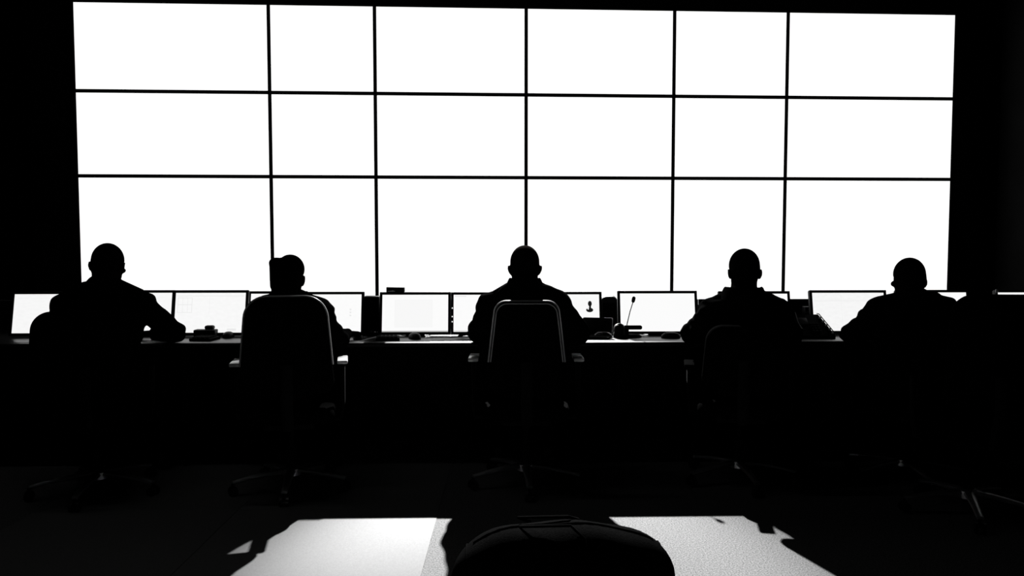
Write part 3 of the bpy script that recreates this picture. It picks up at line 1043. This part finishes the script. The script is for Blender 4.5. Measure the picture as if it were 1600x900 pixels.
# round desk lamp-like dome + bar behind it
p = on_desk(969, 529)
g = empty('dome_speakerphone', (p.x - 0.0, p.y + 0.04, DZ), DROT)
tag(g, 'dark dome-topped intercom left of the microphone neck', 'intercom')
MB().lathe([(0.034, 0.0), (0.036, 0.01), (0.036, 0.050), (0.034, 0.066), (0.026, 0.080), (0.012, 0.087)], 24, sx=1.0, sy=0.9).build('body', M_PLASTIC, g)
MB().tube([(0.034 * math.cos(a) * 0.9, -0.01, 0.052 + 0.037 * math.sin(a)) for a in [math.pi * (0.3 + 0.6 * i / 8) for i in range(9)]], 0.002, 6).build('trim', M_RIM, g)  # the dome's highlight arc, modelled as a pale tube
g = empty('handset', (p.x + 0.088, p.y + 0.055, DZ), DROT)
tag(g, 'dark bar-shaped handset resting on a cradle right of the intercom', 'handset')
MB().tube([(-0.06, 0, 0.062), (-0.052, 0, 0.062), (0.045, 0, 0.062), (0.053, 0, 0.062)], [0.008, 0.0135, 0.0135, 0.008], 14).build('grip', M_PLASTIC, g)
MB().box(-0.058, -0.018, 0, -0.030, 0.018, 0.052, 0.004).build('cradle', M_PLASTIC, g)

# laptop
p = on_desk(925, 529)
g = empty('laptop', (p.x - 0.01, p.y + 0.06, DZ), DROT - 0.25)
tag(g, "open dark laptop beyond the middle operator's right elbow", 'laptop')
MB().box(-0.13, -0.10, 0, 0.13, 0.09, 0.014, 0.004).build('keyboard_deck', M_MATTE, g)
MB().box(-0.13, 0, 0, 0.13, 0.007, 0.105, 0.003).build('lid', M_PLASTIC, g, (0, 0.088, 0.014), (-0.35, 0, 0))
MB().tube([(0.130, 0.086, 0.016), (0.130, 0.120, 0.112)], 0.0028, 6).build('lid_edge_highlight', M_RIM, g)  # edge highlight of the lid, put in as a pale tube

# desk phone
p = on_desk(1274, 528)
g = empty('desk_phone', (p.x, p.y + 0.03, DZ), DROT)
tag(g, 'large desk phone with a tilted keypad and side keys coloured white as if lit, left of the fifth operator', 'phone')
MB().add([(-0.12, -0.075, 0), (0.105, -0.075, 0), (0.105, 0.075, 0), (-0.12, 0.075, 0), (-0.12, -0.075, 0.02), (0.105, -0.075, 0.02), (0.055, 0.075, 0.135), (-0.12, 0.075, 0.135)],
         [(0, 3, 2, 1), (4, 5, 6, 7), (0, 1, 5, 4), (1, 2, 6, 5), (2, 3, 7, 6), (3, 0, 4, 7)]).build('body', M_PLASTIC, g, smooth=False)
up = math.atan2(0.115, 0.15)
MB().box(-0.095, -0.02, 0, -0.03, 0.035, 0.004, 0.001).build('display', M_GREY, g, (0, 0.02, 0.0925), (up, 0, 0))
for r in range(4):
    for c in range(3):
        MB().box(-0.008, -0.006, 0, 0.008, 0.006, 0.005, 0.0015).build('key', M_PLASTIC, g, (-0.02 + c * 0.021, -0.045 + r * 0.017, 0.0425 + r * 0.013), (up, 0, 0))
MB().tube([(-0.105, -0.06, 0.05), (-0.105, 0.0, 0.088), (-0.105, 0.065, 0.142)], [0.016, 0.011, 0.016], 10).build('handset', M_PLASTIC, g)
for k in range(5):
    t = (k + 0.6) / 5.6
    x = 0.105 - 0.05 * t; y = -0.075 + 0.15 * t; z = 0.02 + 0.115 * t
    MB().box(-0.007, -0.007, -0.001, 0.005, 0.007, 0.007, 0.001).build('side_key', M_WHITE, g, (x - 0.006, y, z - 0.001), (up, 0.25, 0))  # white colour imitates monitor light catching these keys
MB().tube([(0.111, -0.077, 0.021), (0.061, 0.075, 0.138), (0.048, 0.077, 0.140)], 0.003, 6).build('edge_bead', M_PLASTIC, g)

# small box standing behind the phone
q = at(1264, 488, desk_y(1.9) + 0.62)
g = empty('card_box', (q.x, desk_y(q.x) + 0.62, DZ), DROT)
tag(g, 'small upright box with a pale lower band, behind the desk phone', 'box')
hb = at(1264, 479, desk_y(1.9) + 0.62).z - DZ
MB().box(-0.036, -0.03, 0, 0.036, 0.03, hb, 0.003).build('case', M_PLASTIC, g)
MB().box(-0.034, -0.0312, hb - 0.045, 0.034, -0.0296, hb - 0.030, 0.0005).build('band', M_GREY, g)

# microphone knob beside right-hand monitor
p = on_desk(1560, 527)
g = empty('webcam_stalk', (at(1557, 460, desk_y(2.98) + 0.26).x, desk_y(2.98) + 0.26, DZ), DROT)
tag(g, 'thin stalk with a small silvery knob, left of the cut-off monitor', 'stalk')
zt = at(1560, 452, desk_y(2.98) + 0.26).z - DZ
MB().lathe([(0.03, 0), (0.03, 0.006), (0.008, 0.012)], 18).build('foot', M_PLASTIC, g)
MB().tube([(0, 0, 0.008), (0, 0, zt - 0.02)], 0.004, 8).build('stalk', M_PLASTIC, g)
MB().tube([(0, 0, zt - 0.022), (0, 0, zt - 0.012), (0, 0, zt)], [0.006, 0.008, 0.006], 12).build('knob', M_RIM, g)

# soft bag lying on the floor behind the middle chair
BY = 2.62
bx = at(880, 900, BY).x
g = empty('duffel_bag', (bx, BY, 0.0), 0.03)
tag(g, 'black duffel bag lying on the floor at the bottom edge, behind the middle chair', 'bag')


def bag_pt(u, v, k=1.0):
    # rounded sausage: u along its length -1..1, v round it
    uu = max(-1, min(1, u))
    s_ = (1 - abs(uu) ** 2.6) ** (1 / 2.4)
    cz = abs(math.cos(v)) ** 0.85 * (1 if math.cos(v) >= 0 else -1)
    sy = abs(math.sin(v)) ** 0.85 * (1 if math.sin(v) >= 0 else -1)
    return Vector((0.375 * uu, 0.165 * k * s_ * sy, max(0.0, 0.195 + 0.198 * k * s_ * cz + 0.004 * math.sin(9 * uu + 3 * v))))


us = [math.sin(math.pi / 2 * (i / 16 - 1)) for i in range(33)]
us[0], us[-1] = -0.9995, 0.9995
vs, fs = [], []
for u in us:
    for k in range(36):
        vs.append(bag_pt(u, 2 * math.pi * k / 36))
for i in range(32):
    for k in range(36):
        a, b = i * 36 + k, i * 36 + (k + 1) % 36
        fs.append((a, b, b + 36, a + 36))
fs.append(tuple(range(35, -1, -1)))
fs.append(tuple(32 * 36 + k for k in range(36)))
MB().add(vs, fs).build('body', M_CLOTH, g)
MB().tube([bag_pt(-0.8 + 1.6 * i / 14, 0.0) + Vector((0, 0, 0.001)) for i in range(15)], 0.004, 6).build('zip', M_CLOTH, g)
for sg in (-1, 1):
    pts = [bag_pt(-0.30, sg * 1.0, 1.01), bag_pt(-0.29, sg * 0.5, 1.03), Vector((-0.15, sg * 0.045, 0.402)), Vector((0.02, sg * 0.045, 0.404)), bag_pt(0.16, sg * 0.5, 1.03), bag_pt(0.17, sg * 1.0, 1.01)]
    MB().tube(pts, 0.008, 8, 0.6).build('carry_strap', M_CLOTH, g)
for u in (-0.86, 0.86):
    MB().tube([bag_pt(u, 2 * math.pi * k / 28, 1.004) for k in range(29)], 0.004, 6).build('end_piping', M_CLOTH, g)

# ------------------------------------------------------------------ lamps
g = empty('ceiling_spotlight', SPOT_POS, 0)
tag(g, 'black ceiling spotlight aimed over the desk at the floor', 'spotlight')
d = (Vector(SPOT_AIM) - Vector(SPOT_POS)).normalized()
q = d.to_track_quat('-Z', 'Y')
eul = q.to_euler()
MB().lathe([(0.045, 0.24), (0.075, 0.20), (0.085, 0.02), (0.088, 0.0), (0.078, 0.0), (0.074, 0.03)], 24).build('housing', M_BEZEL, g, (0, 0, 0), eul)
MB().tube([(0, 0.16, 0.17), (0, 0.16, RZ - SPOT_POS[2])], 0.012, 8).build('bracket', M_BEZEL, g)
ld = bpy.data.lights.new('spot_lamp', 'SPOT')
ld.energy = SPOT_WATTS
ld.spot_size = math.radians(SPOT_DEG)
ld.spot_blend = 0.8
ld.shadow_soft_size = 0.035
lo = bpy.data.objects.new('spot_lamp', ld)
C.objects.link(lo)
lo.parent = g
lo.location = d * 0.02
lo.rotation_euler = eul

M_ADDED_STRIP = glow('added_strip_glow', 1.0, 17.0)
g = empty('added_strip_light', (-2.3, 4.0, RZ), 0)  # unseen strip, added only to give the chair legs their glints
tag(g, 'thin dim strip added on the ceiling to put glints on the left chair legs', 'strip light')
MB().box(-1.82, -0.03, -0.03, 1.82, 0.03, -0.002, 0.003).build('channel', M_BEZEL, g)
MB().box(-1.8, -0.0125, -0.034, 1.8, 0.0125, -0.0295, 0.001).build('diffuser', M_ADDED_STRIP, g)
